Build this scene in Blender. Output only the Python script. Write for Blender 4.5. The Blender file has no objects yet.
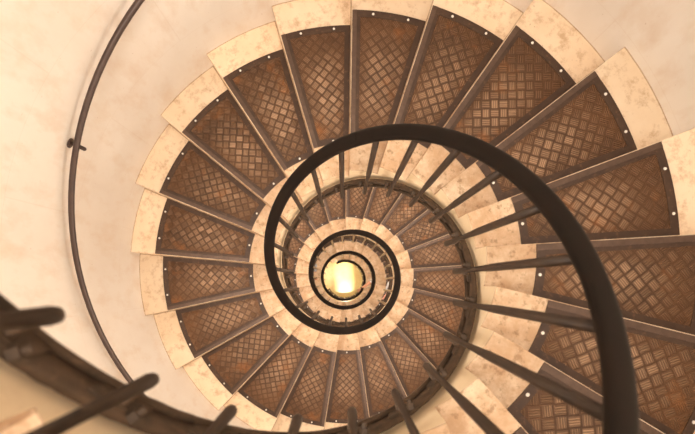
import bpy, bmesh, math, random
from mathutils import Vector, Matrix
random.seed(7)
C = bpy.context.scene
COL = C.collection

# ------------------------------------------------------------------ stair dimensions (metres)
STEPS = 20.98                      # steps per turn
DT = 2 * math.pi / STEPS           # angle of a step
RISE = 0.17
TH0 = 0.3584                       # angle of the nosing of step 0
CAM_Z = 14.1                       # eye height above the floor of the well
Z0 = CAM_Z - 2.2156                # height of step 0
R_IN, R_PI, R_PO, R_WALL = 0.487, 0.667, 1.293, 1.4595
R_RAIL, H_RAIL = 0.412, 0.910
K_TOP, K_END = -13, 70

def hz(k, dz=0.0): return Z0 - RISE * k + dz
def pol(r, k, dz=0.0):
    a = TH0 + DT * k
    return Vector((r * math.cos(a), r * math.sin(a), hz(k, dz)))

# ------------------------------------------------------------------ camera
cam = bpy.data.cameras.new('camera'); cam_o = bpy.data.objects.new('camera', cam); COL.objects.link(cam_o)
cam.sensor_fit = 'HORIZONTAL'; cam.sensor_width = 36.0
cam.lens = 560.0 / 695.0 * 36.0
cam.shift_x = 1.02 / 695.0; cam.shift_y = 86.6 / 695.0
cam.clip_start = 0.02; cam.clip_end = 60
A = Matrix.Rotation(0.0058, 3, 'Y') @ Matrix.Rotation(0.0361, 3, 'X')
cam_o.matrix_world = Matrix.Translation((-0.0384, -0.0935, CAM_Z)) @ A.transposed().to_4x4()
cam.dof.use_dof = True; cam.dof.focus_distance = 3.1; cam.dof.aperture_fstop = 4.0
C.camera = cam_o

# ------------------------------------------------------------------ world, exposure, added lights
w = bpy.data.worlds.new('world'); C.world = w; w.use_nodes = True
bg = w.node_tree.nodes['Background']; bg.inputs[0].default_value = (1.0, 0.96, 0.91, 1); bg.inputs[1].default_value = 0.6
C.view_settings.view_transform = 'Standard'; C.view_settings.look = 'None'
C.view_settings.gamma = 1.0; C.view_settings.use_curve_mapping = False
C.view_settings.exposure = 0.93
WARM = (1.0, 0.935, 0.85)
def area(name, loc, size, power, target=None, color=WARM, shape='DISK'):
    l = bpy.data.lights.new(name, 'AREA'); l.shape = shape; l.size = size; l.energy = power; l.color = color
    o = bpy.data.objects.new(name, l); COL.objects.link(o); o.location = loc
    if target is not None:
        o.rotation_euler = (Vector(target) - Vector(loc)).to_track_quat('-Z', 'Y').to_euler()
    return o
area('overhead_fill', (0.0, 0.0, CAM_Z + 3.5), 2.6, 66)  # unseen fill light added above the well
for i in range(13):                                   # unseen fill lights added under the flights
    k = -11.0 + 5.9 * i
    p = pol(1.10, k, -0.44)
    area('soffit_fill', p, 0.5, (14.5 if i < 5 else 10) if i < 8 else 8.5)
def spot(loc, target, power, deg, blend, color, sx=1.0):
    sp = bpy.data.lights.new('floor_fill', 'SPOT'); sp.energy = power; sp.spot_size = math.radians(deg); sp.spot_blend = blend
    sp.color = color; sp.shadow_soft_size = 0.02
    so = bpy.data.objects.new('floor_fill', sp); COL.objects.link(so); so.location = loc
    so.rotation_euler = (Vector(target) - Vector(loc)).to_track_quat('-Z', 'Y').to_euler(); so.scale = (sx, 1, 1)
spot((-0.60, 0.20, 2.75), (0, 0, 0), 55, 34, .9, (1.0, 0.84, 0.58))          # two unseen spots added to brighten the floor
spot((0.02, -0.60, 1.72), (-0.01, 0.0, 0), 200, 58, 1.0, (1.0, 0.94, 0.84), .30)

# ------------------------------------------------------------------ materials
def nt(name):
    m = bpy.data.materials.new(name); m.use_nodes = True
    n = m.node_tree; b = n.nodes['Principled BSDF']
    return m, n, b
class G:
    """tiny helper for node graphs"""
    def __init__(s, n): s.n = n
    def add(s, t, **kw):
        x = s.n.nodes.new(t)
        for k, v in kw.items(): setattr(x, k, v)
        return x
    def L(s, a, b): s.n.links.new(a, b)
    def m(s, op, a, b=None, c=None):
        x = s.add('ShaderNodeMath', operation=op)
        for i, v in enumerate((a, b, c)):
            if v is None: continue
            if isinstance(v, (int, float)): x.inputs[i].default_value = v
            else: s.L(v, x.inputs[i])
        return x.outputs[0]
    def noise(s, vec, scale, detail=4, rough=.55, w=None):
        x = s.add('ShaderNodeTexNoise'); 
        if w is not None:
            x.noise_dimensions = '4D'; s.L(w, x.inputs['W'])
        x.inputs['Scale'].default_value = scale; x.inputs['Detail'].default_value = detail
        x.inputs['Roughness'].default_value = rough
        if vec is not None: s.L(vec, x.inputs['Vector'])
        return x.outputs['Fac']
    def ramp(s, fac, stops):
        x = s.add('ShaderNodeValToRGB'); e = x.color_ramp.elements
        while len(e) < len(stops): e.new(.5)
        for q, (p, c) in zip(e, stops):
            q.position = p; q.color = (*c, 1) if len(c) == 3 else c
        s.L(fac, x.inputs[0]); return x.outputs[0]
    def mix(s, f, a, b, mode='MIX'):
        x = s.add('ShaderNodeMix', data_type='RGBA', blend_type=mode)
        for i, v in ((0, f), (6, a), (7, b)):
            if isinstance(v, (int, float)): x.inputs[i].default_value = v
            elif isinstance(v, tuple): x.inputs[i].default_value = (*v, 1)
            else: s.L(v, x.inputs[i])
        return x.outputs[2]
    def bump(s, h, b, strength=.3, dist=.01):
        x = s.add('ShaderNodeBump'); x.inputs['Strength'].default_value = strength
        x.inputs['Distance'].default_value = dist; s.L(h, x.inputs['Height']); s.L(x.outputs[0], b.inputs['Normal'])
def g3(v): return (v, v, v)

def mat_stone(name, base, dark, light, rnd=True, spots=True):
    m, n, b = nt(name); g = G(n)
    tc = g.add('ShaderNodeTexCoord'); oi = g.add('ShaderNodeObjectInfo')
    w_ = g.m('MULTIPLY', oi.outputs['Random'], 40.0)
    v = tc.outputs['Object']
    n1 = g.noise(v, 5, 5, .6, w_); n2 = g.noise(v, 17, 8, .72, w_); n3 = g.noise(v, 70, 2, .5, w_)
    c = g.mix(g.ramp(n1, [(.32, g3(0)), (.7, g3(1))]), base, light)
    c = g.mix(g.m('MULTIPLY', g.ramp(n2, [(.50, g3(0)), (.64, g3(1))]), .7 if rnd else .3), c, dark)
    if spots: c = g.mix(g.m('MULTIPLY', g.ramp(n3, [(.70, g3(0)), (.76, g3(1))]), .5), c, tuple(x * .45 for x in dark))
    if rnd:       # foot-worn, dirty inner ends of the treads
        sr = g.add('ShaderNodeSeparateXYZ'); g.L(v, sr.inputs[0])
        rad = g.m('SQRT', g.m('ADD', g.m('POWER', sr.outputs[0], 2.0), g.m('POWER', sr.outputs[1], 2.0)))
        ang = g.m('ARCTAN2', sr.outputs[1], sr.outputs[0])
        inner = g.m('LESS_THAN', rad, .9)
        arc = g.m('MULTIPLY', g.m('ADD', ang, DT), rad)                       # metres in front of the riser behind
        joint = g.m('MAXIMUM', g.m('LESS_THAN', g.m('ABSOLUTE', g.m('SUBTRACT', arc, .016)), .004), g.m('GREATER_THAN', rad, R_WALL - .006))
        n4 = g.noise(v, 11, 6, .7, w_)
        c = g.mix(g.m('MULTIPLY', joint, g.m('MULTIPLY_ADD', n2, 1.2, .0)), c, (.30, .17, .09))
        c = g.mix(g.m('MULTIPLY', inner, g.ramp(n4, [(.35, g3(.1)), (.60, g3(.9))])), c, (.56, .35, .20))
        c = g.mix(g.m('MULTIPLY', inner, g.m('MULTIPLY', g.ramp(g.noise(v, 30, 5, .7, w_), [(.54, g3(0)), (.63, g3(1))]), .7)), c, (.32, .18, .09))
        f = g.m('MULTIPLY_ADD', oi.outputs['Random'], .22, .88)
        h = g.add('ShaderNodeHueSaturation'); g.L(c, h.inputs['Color']); g.L(f, h.inputs['Value']); c = h.outputs[0]
    g.L(c, b.inputs['Base Color']); b.inputs['Roughness'].default_value = .62
    b.inputs['Specular IOR Level'].default_value = .3
    g.bump(n2, b, .25, .006)
    return m
M_stone = mat_stone('tread_stone', (.78, .58, .39), (.50, .30, .16), (.86, .70, .51))
M_face = mat_stone('string_stone', (.90, .70, .46), (.76, .55, .34), (.92, .74, .51), rnd=False, spots=False)

def mat_wall():
    m, n, b = nt('wall_plaster'); g = G(n); tc = g.add('ShaderNodeTexCoord')
    mp = g.add('ShaderNodeMapping'); mp.inputs['Scale'].default_value = (1, 1, .45); g.L(tc.outputs['Object'], mp.inputs[0])
    v = mp.outputs[0]
    n1 = g.noise(v, 1.6, 5, .6); n2 = g.noise(v, 9, 6, .6); n3 = g.noise(tc.outputs['Object'], 55, 2, .5)
    c = g.mix(g.ramp(n1, [(.35, g3(0)), (.65, g3(1))]), (.82, .735, .65), (.90, .84, .77))
    c = g.mix(g.m('MULTIPLY', g.ramp(n2, [(.48, g3(0)), (.72, g3(1))]), .42), c, (.70, .52, .37))
    c = g.mix(g.m('MULTIPLY', g.ramp(n3, [(.74, g3(0)), (.79, g3(1))]), .45), c, (.45, .30, .18))
    # faint joints of the stone courses
    sx = g.add('ShaderNodeSeparateXYZ'); g.L(tc.outputs['Object'], sx.inputs[0])
    an = g.m('DIVIDE', g.m('ARCTAN2', sx.outputs[1], sx.outputs[0]), .74)
    zz = g.m('DIVIDE', g.m('ADD', sx.outputs[2], g.m('MULTIPLY', n1, .02)), .62)
    fz = g.m('ABSOLUTE', g.m('SUBTRACT', g.m('FRACT', zz), .5))
    fa = g.m('ABSOLUTE', g.m('SUBTRACT', g.m('FRACT', g.m('ADD', an, g.m('MULTIPLY', g.m('FLOOR', zz), .5))), .5))
    j = g.m('MAXIMUM', g.m('GREATER_THAN', fz, .4965), g.m('GREATER_THAN', fa, .4975))
    c = g.mix(g.m('MULTIPLY', j, g.m('MULTIPLY', n2, .2)), c, (.55, .38, .25))
    g.L(c, b.inputs['Base Color']); b.inputs['Roughness'].default_value = .8
    b.inputs['Specular IOR Level'].default_value = .2
    g.bump(n2, b, .2, .01)
    return m
M_wall = mat_wall()

def mat_metal(name, c1, c2, rough=.5, metal=.4, scale=18, bump=.2, patches=None):
    m, n, b = nt(name); g = G(n); tc = g.add('ShaderNodeTexCoord')
    v = tc.outputs['Object']; n1 = g.noise(v, scale, 6, .65); n2 = g.noise(v, scale * 4, 3, .6)
    c = g.mix(g.ramp(n1, [(.35, g3(0)), (.68, g3(1))]), c1, c2)
    if patches: c = g.mix(g.m('MULTIPLY', g.ramp(n2, [(.6, g3(0)), (.75, g3(1))]), .5), c, patches)
    g.L(c, b.inputs['Base Color']); b.inputs['Roughness'].default_value = rough; b.inputs['Metallic'].default_value = metal
    g.bump(n1, b, bump, .004); return m
M_rail = mat_metal('painted_handrail', (.004, .002, .0012), (.009, .004, .0022), .5, .0, 14, .05)
M_rail.node_tree.nodes['Principled BSDF'].inputs['Specular IOR Level'].default_value = .13
M_bar = mat_metal('baluster_iron', (.020, .010, .0055), (.046, .024, .012), .5, .0, 16, .15)
M_band = mat_metal('string_iron', (.042, .025, .013), (.100, .058, .032), .65, .0, 16, .5, (.19, .11, .06))
M_wrail = mat_metal('wall_handrail_iron', (.055, .034, .028), (.075, .048, .038), .35, .3, 14, .05)
M_frame = mat_metal('tread_frame_iron', (.046, .023, .012), (.075, .039, .021), .5, .25, 14, .15, (.20, .10, .05))
M_lip = mat_metal('worn_nosing_iron', (.085, .050, .033), (.125, .077, .053), .42, .35, 30, .1)
M_screw = mat_metal('screw_steel', (.88, .82, .74), (.92, .88, .80), .35, .0, 60, .0)
M_fl = mat_metal('floor_ring_iron', (.030, .018, .010), (.07, .04, .02), .6, .2, 16, .3)

def mat_checker():
    m, n, b = nt('checker_plate_iron'); g = G(n); tc = g.add('ShaderNodeTexCoord'); oi = g.add('ShaderNodeObjectInfo')
    mp = g.add('ShaderNodeMapping'); mp.inputs['Rotation'].default_value = (0, 0, math.radians(45 + 8.6))
    g.L(tc.outputs['Object'], mp.inputs[0])
    sx = g.add('ShaderNodeSeparateXYZ'); g.L(mp.outputs[0], sx.inputs[0])
    P = .040
    u = g.m('DIVIDE', sx.outputs[0], P); v = g.m('DIVIDE', sx.outputs[1], P)
    par = g.m('FLOORED_MODULO', g.m('ADD', g.m('FLOOR', u), g.m('FLOOR', v)), 2.0)
    fu = g.m('FRACT', u); fv = g.m('FRACT', v)
    ip = g.m('SUBTRACT', 1.0, par)
    a = g.m('ADD', g.m('MULTIPLY', fu, par), g.m('MULTIPLY', fv, ip))       # across the bars
    l = g.m('ADD', g.m('MULTIPLY', fv, par), g.m('MULTIPLY', fu, ip))       # along the bars
    bars = g.m('MULTIPLY_ADD', g.m('COSINE', g.m('MULTIPLY', g.m('SUBTRACT', a, .5), 2 * math.pi * 5)), .5, .5)
    def win(x, e0, e1):
        r = g.add('ShaderNodeMapRange', interpolation_type='SMOOTHSTEP')
        g.L(g.m('ABSOLUTE', g.m('SUBTRACT', x, .5)), r.inputs[0])
        r.inputs[1].default_value = e0; r.inputs[2].default_value = e1; r.inputs[3].default_value = 1; r.inputs[4].default_value = 0
        return r.outputs[0]
    cell = g.m('MULTIPLY', win(l, .36, .52), win(a, .31, .44))
    h = g.m('MULTIPLY', bars, cell)
    vec = tc.outputs['Object']; w_ = g.m('MULTIPLY', oi.outputs['Random'], 53.0)
    n1 = g.noise(vec, 4.5, 5, .6, w_); n2 = g.noise(vec, 26, 5, .65, w_); n3 = g.noise(vec, 7, 4, .6, g.m('ADD', w_, 9.0))
    sr = g.add('ShaderNodeSeparateXYZ'); g.L(tc.outputs['Object'], sr.inputs[0])
    rad = g.m('SQRT', g.m('ADD', g.m('POWER', sr.outputs[0], 2.0), g.m('POWER', sr.outputs[1], 2.0)))
    ang = g.m('ARCTAN2', sr.outputs[1], sr.outputs[0])
    def soft(x, c0, e0, e1):
        r = g.add('ShaderNodeMapRange', interpolation_type='SMOOTHSTEP')
        g.L(g.m('ABSOLUTE', g.m('SUBTRACT', x, c0)), r.inputs[0])
        for q, val in enumerate((e0, e1, 1, 0)): r.inputs[q + 1].default_value = val
        return r.outputs[0]
    # foot-worn tread middles, lamp glints painted into the bars, black gaps
    wear_glint = g.m('MULTIPLY', soft(rad, .93, .05, .33), soft(ang, -DT * .5, DT * .12, DT * .5))
    wear_glint = g.m('MULTIPLY', wear_glint, g.m('MULTIPLY_ADD', n1, 1.2, .35)); wear_glint = g.m('MINIMUM', wear_glint, 1.0)
    cid = g.add('ShaderNodeCombineXYZ'); g.L(g.m('FLOOR', u), cid.inputs[0]); g.L(g.m('FLOOR', v), cid.inputs[1]); g.L(w_, cid.inputs[2])
    wn = g.add('ShaderNodeTexWhiteNoise', noise_dimensions='3D'); g.L(cid.outputs[0], wn.inputs['Vector'])
    base = g.mix(g.ramp(n1, [(.36, g3(0)), (.66, g3(1))]), (.075, .037, .018), (.135, .062, .025))
    base = g.mix(g.m('MULTIPLY', wear_glint, .5), base, (.050, .025, .014))
    top = g.mix(wear_glint, (.20, .112, .060), (.50, .325, .205))
    cov = g.m('MULTIPLY', cell, g.m('MULTIPLY_ADD', h, .62, g.m('MULTIPLY_ADD', wear_glint, .24, .06)))
    cov = g.m('MULTIPLY', cov, g.m('MULTIPLY_ADD', wn.outputs['Value'], .7, .55))
    c = g.mix(g.m('MINIMUM', cov, 1.0), base, top)
    rust = g.m('MULTIPLY', g.ramp(n3, [(.57, g3(0)), (.75, g3(1))]), g.m("MULTIPLY_ADD", n2, .9, .0))
    c = g.mix(rust, c, (.42, .15, .035))
    g.L(c, b.inputs['Base Color']); b.inputs['Metallic'].default_value = .5
    g.L(g.m('MULTIPLY_ADD', n2, .25, .26), b.inputs['Roughness'])
    g.bump(g.m('ADD', h, g.m('MULTIPLY', n2, .15)), b, .9, .0022)
    return m
M_check = mat_checker()

def mat_floor():
    m, n, b = nt('golden_floor'); g = G(n); tc = g.add('ShaderNodeTexCoord'); v = tc.outputs['Object']
    n1 = g.noise(v, 3, 5, .6); n2 = g.noise(v, 14, 5, .65)
    c = g.mix(g.ramp(n1, [(.3, g3(0)), (.7, g3(1))]), (.84, .53, .16), (.90, .68, .28))
    c = g.mix(g.m('MULTIPLY', g.ramp(n2, [(.5, g3(0)), (.7, g3(1))]), .35), c, (.70, .44, .14))
    g.L(c, b.inputs['Base Color']); b.inputs['Roughness'].default_value = .3
    return m
M_floor = mat_floor()
def plain(name, c, rough=.7, sss=0):
    m, n, b = nt(name); g = G(n); tc = g.add('ShaderNodeTexCoord'); n1 = g.noise(tc.outputs['Object'], 40, 3)
    g.L(g.mix(g.m('MULTIPLY', n1, .3), c, tuple(x * .8 for x in c)), b.inputs['Base Color']); b.inputs['Roughness'].default_value = rough
    return m

# ------------------------------------------------------------------ mesh helpers
def link(name, bm, mats, parent=None, smooth=False, loc=None):
    me = bpy.data.meshes.new(name); bmesh.ops.recalc_face_normals(bm, faces=bm.faces[:]); bm.to_mesh(me); bm.free()
    for m in (mats if isinstance(mats, (list, tuple)) else [mats]): me.materials.append(m)
    if smooth:
        for p in me.polygons: p.use_smooth = True
    o = bpy.data.objects.new(name, me); COL.objects.link(o)
    if parent: o.parent = parent
    if loc is not None: o.location = loc
    return o
def empty(name, loc=(0, 0, 0), rz=0.0):
    o = bpy.data.objects.new(name, None); COL.objects.link(o); o.location = loc; o.rotation_euler = (0, 0, rz); o.empty_display_size = .1
    return o
def tag(o, label=None, cat=None, group=None, kind=None):
    for k, v in (('label', label), ('category', cat), ('group', group), ('kind', kind)):
        if v: o[k] = v
def grid_solid(bm, rings, closed=False, caps=True, mi=0):
    """rings: list of equal-length closed loops of points, skinned one after another"""
    vs = [[bm.verts.new(p) for p in r] for r in rings]; n = len(rings[0])
    for i in range(len(vs) - (0 if closed else 1)):
        a, b = vs[i], vs[(i + 1) % len(vs)]
        for j in range(n):
            f = bm.faces.new((a[j], a[(j + 1) % n], b[(j + 1) % n], b[j])); f.material_index = mi
    if caps and not closed:
        bm.faces.new(vs[0]).material_index = mi; bm.faces.new(list(reversed(vs[-1]))).material_index = mi
    return vs
def sweep(name, r, dz, k0, k1, prof, mat, parent, per=6, wob=None):
    """prof: (outward, up) pairs, swept along the stair's helix"""
    bm = bmesh.new(); n = int((k1 - k0) * per); rings = []
    for i in range(n + 1):
        k = k0 + (k1 - k0) * i / n; a = TH0 + DT * k; ring = []
        for q, (x, y) in enumerate(prof):
            e = wob(i, q) if wob else (0, 0)
            rr = r + x + e[0]
            ring.append((rr * math.cos(a), rr * math.sin(a), hz(k, dz + y + e[1])))
        rings.append(ring)
    grid_solid(bm, rings)
    return link(name, bm, mat, parent, smooth=True)
def circ(rx, rz, n): return [(rx * math.cos(2 * math.pi * i / n), rz * math.sin(2 * math.pi * i / n)) for i in range(n)]
def frame_from(d):
    d = d.normalized(); u = d.cross(Vector((0, 0, 1)))
    if u.length < 1e-4: u = Vector((1, 0, 0))
    u.normalize(); return u, d.cross(u)
def tube(bm, pts, rad, n=10, mi=0):
    pts = [Vector(p) for p in pts]; rings = []
    rads = rad if isinstance(rad, (list, tuple)) else [rad] * len(pts)
    for i, p in enumerate(pts):
        d = pts[min(i + 1, len(pts) - 1)] - pts[max(i - 1, 0)]; u, v = frame_from(d)
        rings.append([p + rads[i] * (math.cos(2 * math.pi * j / n) * u + math.sin(2 * math.pi * j / n) * v) for j in range(n)])
    grid_solid(bm, rings, mi=mi)

# ------------------------------------------------------------------ setting: floor, wall
WALL_TOP = CAM_Z + 3.6
bm = bmesh.new(); N = 96; prof = [(R_WALL, 0), (R_WALL, WALL_TOP), (R_WALL + .35, WALL_TOP), (R_WALL + .35, 0)]
ZS = 24
ringset = []
for i in range(N):
    a = 2 * math.pi * i / N; c, s = math.cos(a), math.sin(a)
    loop = [(R_WALL * c, R_WALL * s, WALL_TOP * j / ZS) for j in range(ZS + 1)] + [((R_WALL + .35) * c, (R_WALL + .35) * s, WALL_TOP * (ZS - j) / ZS) for j in (0, ZS)]
    ringset.append(loop)
grid_solid(bm, ringset, closed=True)
wall = link('wall_round', bm, M_wall, smooth=False)
for p in wall.data.polygons: p.use_smooth = abs(p.normal.z) < .5
tag(wall, kind='structure')
bm = bmesh.new()
bmesh.ops.create_circle(bm, cap_ends=True, segments=96, radius=R_WALL + .35)
geo = bmesh.ops.extrude_face_region(bm, geom=bm.faces[:]); bmesh.ops.translate(bm, verts=[v for v in geo['geom'] if isinstance(v, bmesh.types.BMVert)], vec=(0, 0, -.2))
tag(link('floor', bm, M_floor), kind='structure')

# ------------------------------------------------------------------ the spiral staircase
stair = empty('spiral_staircase')
tag(stair, 'cream stone spiral staircase with brown checker plate treads winding down around the open well', 'staircase')
FR = .013                                     # stone showing in front of the plate
def P3(r, a, off, z): # point at radius r and angle a shifted sideways by off metres
    t = a + off / r; return Vector((r * math.cos(t), r * math.sin(t), z))
def build_step():
    bm = bmesh.new(); na = 7; nr = [R_IN, .53, .58, .63, R_PI, .80, .95, 1.1, 1.2, R_PO, 1.37, R_WALL + .01]
    def helixz(a): return -(a / DT) * RISE
    top, bot = [], []
    for r in nr:
        ta, ba = [], []
        for j in range(na + 1):
            a = -DT + DT * j / na
            off = FR
            jit = 0
            ta.append(bm.verts.new(P3(r, a, off, 0.0)))
            ba.append(bm.verts.new(P3(r, a, off, helixz(a) - .37)))
        top.append(ta); bot.append(ba)
    def q(*v, mi=0):
        f = bm.faces.new(v); f.material_index = mi
    for i in range(len(nr) - 1):
        for j in range(na):
            q(top[i][j], top[i + 1][j], top[i + 1][j + 1], top[i][j + 1]); q(bot[i][j], bot[i][j + 1], bot[i + 1][j + 1], bot[i + 1][j], mi=1)
        q(top[i][na], top[i + 1][na], bot[i + 1][na], bot[i][na]); q(top[i][0], bot[i][0], bot[i + 1][0], top[i + 1][0])
    for j in range(na):
        q(top[0][j], top[0][j + 1], bot[0][j + 1], bot[0][j], mi=1); q(top[-1][j], bot[-1][j], bot[-1][j + 1], top[-1][j + 1])
    # the worn arrises of the visible edges
    ed = [e for e in bm.edges if all(abs(v.co.z) < 1e-6 for v in e.verts) and
          (all(v in top[0] for v in e.verts) or all(v in [t[na] for t in top] for v in e.verts))]
    bmesh.ops.bevel(bm, geom=ed, offset=.005, segments=2, affect='EDGES', profile=.6)
    return link('step', bm, [M_stone, M_face])
def sector(bm, r0, r1, o0, o1, z0, z1, mi=0, n=8):
    """plate between two radial edges: o0 beyond the upper nosing, o1 short of the lower one"""
    rings = []
    for j in range(n + 1):
        t = j / n
        def pt(r, z):
            a0 = -DT + o0 / r; a1 = o1 / r; a = a0 + (a1 - a0) * t
            return (r * math.cos(a), r * math.sin(a), z)
        rings.append([pt(r0, z0), pt(r1, z0), pt(r1, z1), pt(r0, z1)])
    grid_solid(bm, rings, mi=mi)
def build_frame():
    bm = bmesh.new(); z = .006; B = .019
    sector(bm, R_PO - .034, R_PO, B, 0, 0, z); sector(bm, R_PI, R_PI + .032, B, 0, 0, z)
    # side bars: back edge and front edge
    def bar(side, w, off, zt, mi):
        rings = []
        for r in (R_PI + .032, .9, 1.1, R_PO - .034) if mi == 0 else (R_PI, .9, 1.1, R_PO):
            a = -DT if side < 0 else 0
            o0, o1 = (B, B + w) if side < 0 else (-w + off, off)
            p = [P3(r, a, o0, 0), P3(r, a, o1, 0), P3(r, a, o1, zt), P3(r, a, o0, zt)]
            rings.append(p)
        grid_solid(bm, rings, mi=mi)
    bar(-1, .030, 0, z, 0); bar(1, .019, -.011, z, 0)
    bar(1, .023, .010, z + .002, 1)
    bmesh.ops.bevel(bm, geom=[e for e in bm.edges if all(v.co.z > .0055 for v in e.verts) and len(e.link_faces) == 2 and e.calc_face_angle(0) > 1], offset=.0012, segments=1, affect='EDGES')
    return link('tread_frame', bm, [M_frame, M_lip])
def build_plate():
    bm = bmesh.new(); sector(bm, R_PI + .030, R_PO - .032, .019 + .026, -.028, .0005, .0035)
    return link('checker_plate', bm, M_check)
def build_screw(r, a):
    bm = bmesh.new(); bmesh.ops.create_cone(bm, cap_ends=True, segments=14, radius1=.0064, radius2=.0054, depth=.003)
    o = link('screw', bm, M_screw, loc=(r * math.cos(a), r * math.sin(a), .0078)); 
    return o
p_step, p_frame, p_plate = build_step(), build_frame(), build_plate()
am = -DT / 2
SC = [(R_PO - .017, -.72 * DT), (R_PO - .017, -.25 * DT), (R_PI + .015, am)]
p_screws = [build_screw(*s) for s in SC]
first = True
def use(o, isfirst):
    if isfirst: return o
    c = o.copy(); COL.objects.link(c); return c
for k in range(K_TOP, K_END):
    st = use(p_step, first); st.parent = stair
    st.location = (0, 0, hz(k)); st.rotation_euler = (0, 0, TH0 + DT * k)
    f = use(p_frame, first); f.parent = st; pl = use(p_plate, first); pl.parent = st
    first = False
firstk = True
step_by_k = {}
steps = sorted([o for o in COL.objects if o.parent == stair], key=lambda o: -o.location.z)
for i, st in enumerate(steps): step_by_k[K_TOP + i] = st
nb = 0
for k in range(-5, 28):
    for q, s in enumerate(p_screws):
        c = use(s, k == -5); c.parent = step_by_k[k]; nb += 1
        c.location = (SC[q][0] * math.cos(SC[q][1]), SC[q][0] * math.sin(SC[q][1]), .0078)
bm = bmesh.new()                                # the screws too far down to count
for k in range(28, 50):
    for r, a in SC:
        t = TH0 + DT * k + a
        bmesh.ops.create_cone(bm, cap_ends=True, segments=8, radius1=.0064, radius2=.0054, depth=.003,
                              matrix=Matrix.Translation((r * math.cos(t), r * math.sin(t), hz(k) + .0078)))
tag(link('screws', bm, M_screw, stair), kind='stuff')

# ------------------------------------------------------------------ balustrade of the well
bal = empty('balustrade')
tag(bal, 'thick dark handrail on slim iron balusters spiralling down the inner edge of the stairs', 'balustrade')
W2, H2 = .0265, .021
prof = []
for i in range(20):
    a = 2 * math.pi * i / 20; c, s = math.cos(a), math.sin(a)
    prof.append((W2 * math.copysign(abs(c) ** .75, c), H2 * math.copysign(abs(s) ** .75, s)))
RAIL_END = 68.0
hr = sweep('handrail', R_RAIL, H_RAIL, -10.2, RAIL_END, prof, M_rail, bal, per=7)
bm = bmesh.new()                                # scrolled end of the rail at the bottom
pe = pol(R_RAIL, RAIL_END, H_RAIL); te = (pol(R_RAIL, RAIL_END + .1, H_RAIL) - pe).normalized()
tube(bm, [pe - te * .02, pe + te * .05, pe + te * .09 + Vector((0, 0, -.03)), pe + te * .10 + Vector((0, 0, -.07)), pe + te * .07 + Vector((0, 0, -.095))], [.025, .025, .026, .026, .02], 12)
link('rail_end', bm, M_rail, hr, smooth=True)
for k in (-3.95, 4.0, 12.0, 20.0, 28.0):        # welded joints in the rail
    jp = [(x * 1.035, y * 1.045) for x, y in prof]
    sweep('rail_joint', R_RAIL, H_RAIL, k, k + .022, jp, M_rail, hr, per=90)
RB = .404
rnd = random.Random(3)
wobt = {}
def wob(i, q):
    if (i, q) not in wobt: wobt[i, q] = (rnd.uniform(-.0006, .0006), rnd.uniform(-.0015, .0015))
    return wobt[i, q]
bandp = [(-.009, -.042), (-.009, 0), (-.009, .036), (.009, .040), (.009, 0), (.009, -.042)]
band = sweep('iron_string', .462, -.236, K_TOP + .5, 65.0, bandp, M_band, bal, per=10, wob=wob)
bandp2 = [(-.016, -.012), (-.016, .010), (-.004, .014), (.004, -.014)]
sweep('angle_iron', .450, -.262, K_TOP + .5, 65.0, [(-.012, -.006), (-.012, .004), (.006, .006), (.006, -.006)], M_band, bal, per=8, wob=wob)
def build_baluster():
    """local frame: x outwards, y along the stairs, origin at the tread helix"""
    bm = bmesh.new()
    pts = [(RB, 0, -.262), (RB, 0, -.256), (RB, 0, -.24), (RB, 0, .3), (RB + .001, 0, .6), (R_RAIL - .002, 0, H_RAIL - .012)]
    tube(bm, pts, [.0065, .0105, .0118, .0118, .0115, .0110], 14)
    return link('baluster', bm, M_bar, bal, smooth=True)
def build_bracket(seed):
    rr = random.Random(seed); bm = bmesh.new()
    # stub from the string to the bar
    tube(bm, [(RB + .004, 0, -.225), (.430, 0, -.224), (.456, 0, -.226)], [.010, .0105, .013], 8)
    # lapping plate on the string
    n = 6; rings = []
    for i in range(n + 1):
        y = -.036 + .072 * i / n; jz = rr.uniform(-.003, .003)
        x = math.sqrt(max(.4525 ** 2 - y * y, 0)); ring = []
        z = -.232 - y * (RISE / (DT * .45))
        h = .027 if 0 < i < n else .020
        for dx, dz in ((-.006, -h), (-.007, 0), (-.006, h), (.002, h), (.002, -h)):
            ring.append((x + dx, y, z + dz + jz))
        rings.append(ring)
    grid_solid(bm, rings)
    return link('bracket', bm, M_band, smooth=False)
def build_bolt():
    bm = bmesh.new()
    tube(bm, [(.452, .030, -.222), (.436, .030, -.222)], .0125, 6)
    tube(bm, [(.437, .030, -.222), (.424, .030, -.222)], [.007, .006], 10)
    return link('bolt', bm, M_band)
M_low_bar = mat_metal('lower_baluster_tan', (.26, .17, .09), (.40, .27, .15), .35, .4, 16, .1)  # paler tan for the balusters of the lower turns
b0, k0_, t0_ = build_baluster(), build_bracket(5), build_bolt()
b1 = b0.copy(); b1.data = b0.data.copy(); b1.data.materials[0] = M_low_bar; COL.objects.link(b1)
for i in range(77):
    k = -11.58 + i
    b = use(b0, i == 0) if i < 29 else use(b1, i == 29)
    b.parent = bal; b.location = (0, 0, hz(k)); b.rotation_euler = (0, 0, TH0 + DT * k)
    if i >= 50: continue
    br = use(k0_, i == 0); br.parent = b; bt = use(t0_, i == 0); bt.parent = b

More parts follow.
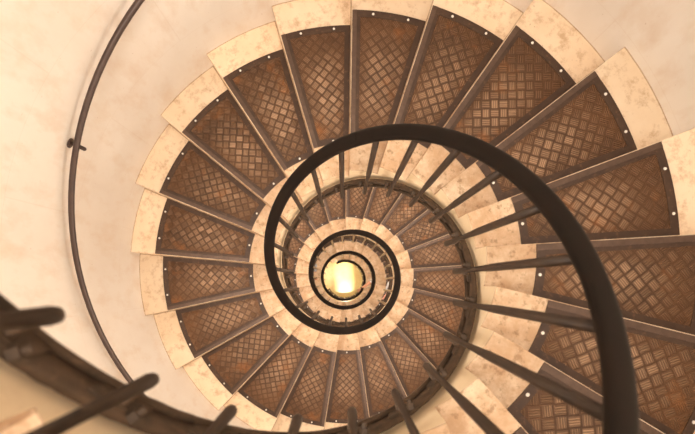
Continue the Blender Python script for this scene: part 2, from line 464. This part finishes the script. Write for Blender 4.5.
# ------------------------------------------------------------------ handrail on the wall
wr = empty('wall_handrail')
tag(wr, 'thin dark iron handrail running along the cream curved wall', 'handrail')
RW = 1.400
sweep('rail', RW, .912, -11, 66, circ(.0150, .0150, 14), M_wrail, wr, per=6)
def build_wb():
    bm = bmesh.new(); z = .912
    tube(bm, [(RW, 0, z - .008), (RW + .003, 0, z - .030), (RW + .015, 0, z - .042), (RW + .035, 0, z - .048), (R_WALL, 0, z - .048)], .0075, 8)
    tube(bm, [(R_WALL + .003, 0, z - .048), (R_WALL - .006, 0, z - .048)], .024, 14)
    tube(bm, [(RW, 0, z - .012), (RW - .013, 0, z - .030), (RW - .021, 0, z - .042), (RW - .024, 0, z - .047)], [.009, .0095, .0095, .005], 10)
    return link('bracket', bm, M_wrail, wr, smooth=True)
w0 = build_wb(); i = 0; k = -9.25
while k < 66:
    c = use(w0, i == 0); c.parent = wr; c.location = (0, 0, hz(k)); c.rotation_euler = (0, 0, TH0 + DT * k); k += 5.73; i += 1

# ------------------------------------------------------------------ bottom of the well
bm = bmesh.new(); rings = []
for i in range(61):
    t = i / 60; a = math.radians(-150 + 262 * t); c, s_ = math.cos(a), math.sin(a); tp = .55 + .25 * math.sin(math.pi * t)
    rings.append([(r * c, r * s_, z) for r, z in ((.437, 0), (.437, tp - .01), (.444, tp), (.476, tp), (.482, tp - .01), (.482, 0))])
grid_solid(bm, rings)
kr = link('kerb_ring', bm, M_fl, smooth=False)
tag(kr, 'dark iron ring around the bright golden floor at the bottom of the stairwell', 'kerb')

# ------------------------------------------------------------------ people on the lower flights
M_skin = plain('skin', (.70, .34, .20), .55); M_white = plain('white_cotton', (.82, .81, .82), .85)
M_grey = plain('pale_grey_cotton', (.55, .56, .62), .85); M_trou = plain('dark_blue_denim', (.03, .04, .07), .9)
M_hair = plain('brown_hair', (.05, .025, .012), .6); M_shoe = plain('black_leather', (.02, .02, .02), .4); M_pink = plain('flushed_skin', (.82, .40, .30), .55)
M_eye = plain('eye', (.02, .015, .01), .2)
def skin(name, verts, edges, radii, mat, parent, root=0, levels=2):
    me = bpy.data.meshes.new(name); me.from_pydata([tuple(v) for v in verts], edges, []); me.update()
    o = bpy.data.objects.new(name, me); COL.objects.link(o); me.materials.append(mat)
    o.parent = parent
    m = o.modifiers.new('s', 'SKIN'); m.use_smooth_shade = True
    for i, r in enumerate(radii):
        sv = me.skin_vertices[0].data[i]; sv.radius = (r, r) if isinstance(r, (int, float)) else r
        sv.use_root = (i == root)
    s = o.modifiers.new('u', 'SUBSURF'); s.levels = levels; s.render_levels = levels
    return o
def chain(n, start=0): return [(start + i, start + i + 1) for i in range(n - 1)]
def person(label, feet, facing, shoulder_r_pts, shirt, skinm, group=None, sleeve_to=.5, base_z=0.0, gap=0.0):
    """feet: world point; facing: angle; shoulder_r_pts: world points elbow, wrist, knuckle of the reaching arm"""
    root = empty('person', feet); tag(root, label, 'person', group)
    ca, sa = math.cos(facing), math.sin(facing)
    def Lc(x, y, z): return Vector((x * ca - y * sa, x * sa + y * ca, z))      # x forward, y left
    loc = lambda p: Vector(p) - Vector(feet)
    el, wr_, kn = [loc(p) for p in shoulder_r_pts]
    side = 1 if (Vector((-sa, ca, 0)).dot(el) > 0) else -1
    shA = Lc(0, .17 * side, 1.38); shB = Lc(0, -.17 * side, 1.38)
    V = [Lc(0, 0, .93), Lc(.01, 0, 1.08), Lc(.02, 0, 1.25), Lc(0, 0, 1.40), Lc(.01, 0, 1.48), Lc(.03, 0, 1.56), Lc(.035, 0, 1.64), Lc(.03, 0, 1.70)]
    Rr = [(.14, .10), (.125, .09), (.14, .10), (.10, .08), .05, .075, .088, .06]
    E = chain(8)
    def add(pts, rad, frm):
        s = len(V); V.extend(pts); Rr.extend(rad); E.append((frm, s)); E.extend(chain(len(pts), s)); return s
    add([shA, (shA + el) / 2, el, (el + wr_) / 2, wr_], [.055, .046, .038, .033, .024], 3)
    eb = Lc(-.03, -.24 * side, 1.12); wb = Lc(.08, -.26 * side, .90)
    sb = add([shB, (shB + eb) / 2, eb, (eb + wb) / 2, wb], [.055, .046, .038, .033, .024], 3)
    for sd, fx in ((1, .10), (-1, -.10)):
        add([Lc(0, .09 * sd, .84), Lc(.03 + fx * .5, .095 * sd, .48), Lc(fx, .10 * sd, .09), Lc(fx + .12, .10 * sd, .035)], [.082, .056, .04, .032], 0)
    body = skin('body', V, E, Rr, skinm, root)
    # hands: palm, four fingers and a thumb
    def hand(w0_, dirv, up, m):
        d = dirv.normalized(); sx = d.cross(up).normalized(); un = sx.cross(d)
        HV = [w0_, w0_ + d * .045, w0_ + d * .085]; HE = chain(3); HR = [(.024, .02), (.036, .016), (.038, .014)]
        for q, (o_, ln) in enumerate(((-.030, .072), (-.010, .082), (.010, .077), (.030, .060))):
            s = len(HV); b_ = HV[2] + sx * o_
            HV.extend([b_, b_ + d * ln * .45 - un * .006, b_ + d * ln * .8 - un * .026, b_ + d * ln * .85 - un * .046]); HR.extend([.0105, .0095, .0085, .0075])
            HE.append((2, s)); HE.extend(chain(4, s))
        s = len(HV); b_ = HV[1] + sx * (-.028)
        HV.extend([b_, b_ + d * .03 - sx * .028 - un * .008, b_ + d * .058 - sx * .034 - un * .024]); HR.extend([.013, .011, .009]); HE.append((1, s)); HE.extend(chain(3, s))
        skin('hand', HV, HE, HR, m, root)
    hand(wr_, kn - wr_, Vector((0, 0, 1)), skinm); hand(wb, Lc(.1, 0, -1), Lc(0, -side, 0), skinm)
    # shirt with sleeves
    hem = el + (wr_ - el) * sleeve_to
    SV = [Lc(0, 0, .90), Lc(.01, 0, 1.08), Lc(.02, 0, 1.25), Lc(0, 0, 1.40)]; SR = [(.16, .12), (.145, .11), (.155, .12), (.115, .09)]; SE = chain(4)
    s = len(SV); SV += [shA, (shA + el) / 2, el, hem]; SR += [.072, .060, .054, .048]; SE += [(3, s)] + chain(4, s)
    s = len(SV); SV += [shB, (shB + eb) / 2, eb, (eb + wb) / 2]; SR += [.072, .060, .052, .046]; SE += [(3, s)] + chain(4, s)
    skin('shirt', SV, SE, SR, shirt, root)
    TV = [Lc(0, 0, .96), Lc(0, 0, .86)]; TR = [(.145, .105), (.15, .11)]; TE = [(0, 1)]
    for sd, fx in ((1, .10), (-1, -.10)):
        s = len(TV); TV += [Lc(0, .09 * sd, .78), Lc(.03 + fx * .5, .095 * sd, .48), Lc(fx, .10 * sd, .10)]; TR += [.095, .07, .06]; TE += [(1, s)] + chain(3, s)
    skin('trousers', TV, TE, TR, M_trou, root)
    for sd, fx in ((1, .10), (-1, -.10)):
        skin('shoe', [Lc(fx - .06, .10 * sd, .045), Lc(fx, .10 * sd, .05), Lc(fx + .09, .10 * sd, .038), Lc(fx + .17, .10 * sd, .032)], chain(4), [.04, .047, .04, .03], M_shoe, root)
    hd = bmesh.new()
    bmesh.ops.create_uvsphere(hd, u_segments=20, v_segments=14, radius=.1, matrix=Matrix.Translation(Lc(-.005, 0, 1.665)) @ Matrix.Rotation(facing, 4, 'Z') @ Matrix.Diagonal((1.05, .90, 1.08, 1)))
    cut = Lc(.03, 0, 1.64); nrm = Lc(-.8, 0, .6)
    bmesh.ops.bisect_plane(hd, geom=hd.verts[:] + hd.edges[:] + hd.faces[:], plane_co=cut, plane_no=nrm, clear_inner=True)
    link('hair', hd, M_hair, root, smooth=True)
    fb = bmesh.new(); 
    tube(fb, [Lc(.10, 0, 1.665), Lc(.122, 0, 1.64), Lc(.128, 0, 1.622), Lc(.11, 0, 1.612)], [.008, .012, .014, .008], 8)
    link('nose', fb, skinm, root, smooth=True)
    for sd in (1, -1):
        e = bmesh.new(); bmesh.ops.create_uvsphere(e, u_segments=10, v_segments=8, radius=.011, matrix=Matrix.Translation(Lc(.103, .033 * sd, 1.66))); link('eye', e, M_eye, root, smooth=True)
        e = bmesh.new(); bmesh.ops.create_uvsphere(e, u_segments=10, v_segments=8, radius=.03, matrix=Matrix.Translation(Lc(.02, .088 * sd, 1.645)) @ Matrix.Diagonal((.6, .35, 1, 1))); link('ear', e, skinm, root, smooth=True)
    mo = bmesh.new(); tube(mo, [Lc(.100, .022, 1.592), Lc(.112, 0, 1.590), Lc(.100, -.022, 1.592)], [.003, .006, .003], 6); link('mouth', mo, M_pink, root, smooth=True)
    return root
def cz(z): return CAM_Z + z
def feet(r, kk):
    p = pol(r, kk); k = math.ceil(kk); p.z = hz(k) + .006; return p
# reaching hand over the lowest turn of the rail
f1 = feet(.86, 20.98 * 3 - 1.45 + .0)
person('person in a white sleeve reaching a bare forearm over the lowest turn of the handrail', f1, math.atan2(-.95, -.3),
       [(.56, -.03, cz(-11.42)), (.345, -.195, cz(-11.545)), (.28, -.25, cz(-11.60))], M_white, M_skin, sleeve_to=.22)
f2 = feet(.98, 20.98 * 2 - 2.2)
person('person with white sleeve and flushed hand just inside the balusters, right of the well', f2, math.atan2(-.9, -.4),
       [(.64, -.09, cz(-8.0)), (.605, -.25, cz(-8.22)), (.585, -.31, cz(-8.27))], M_white, M_pink, sleeve_to=.8)
f3 = feet(.98, 20.98 * 2.5 - 1.6)
person('person in a pale grey sleeve half hidden under the flight, left of the well', f3, math.radians(60),
       [(-.575, .25, cz(-10.75)), (-.59, .10, cz(-10.95)), (-.59, .03, cz(-10.98))], M_grey, M_skin, sleeve_to=.7)
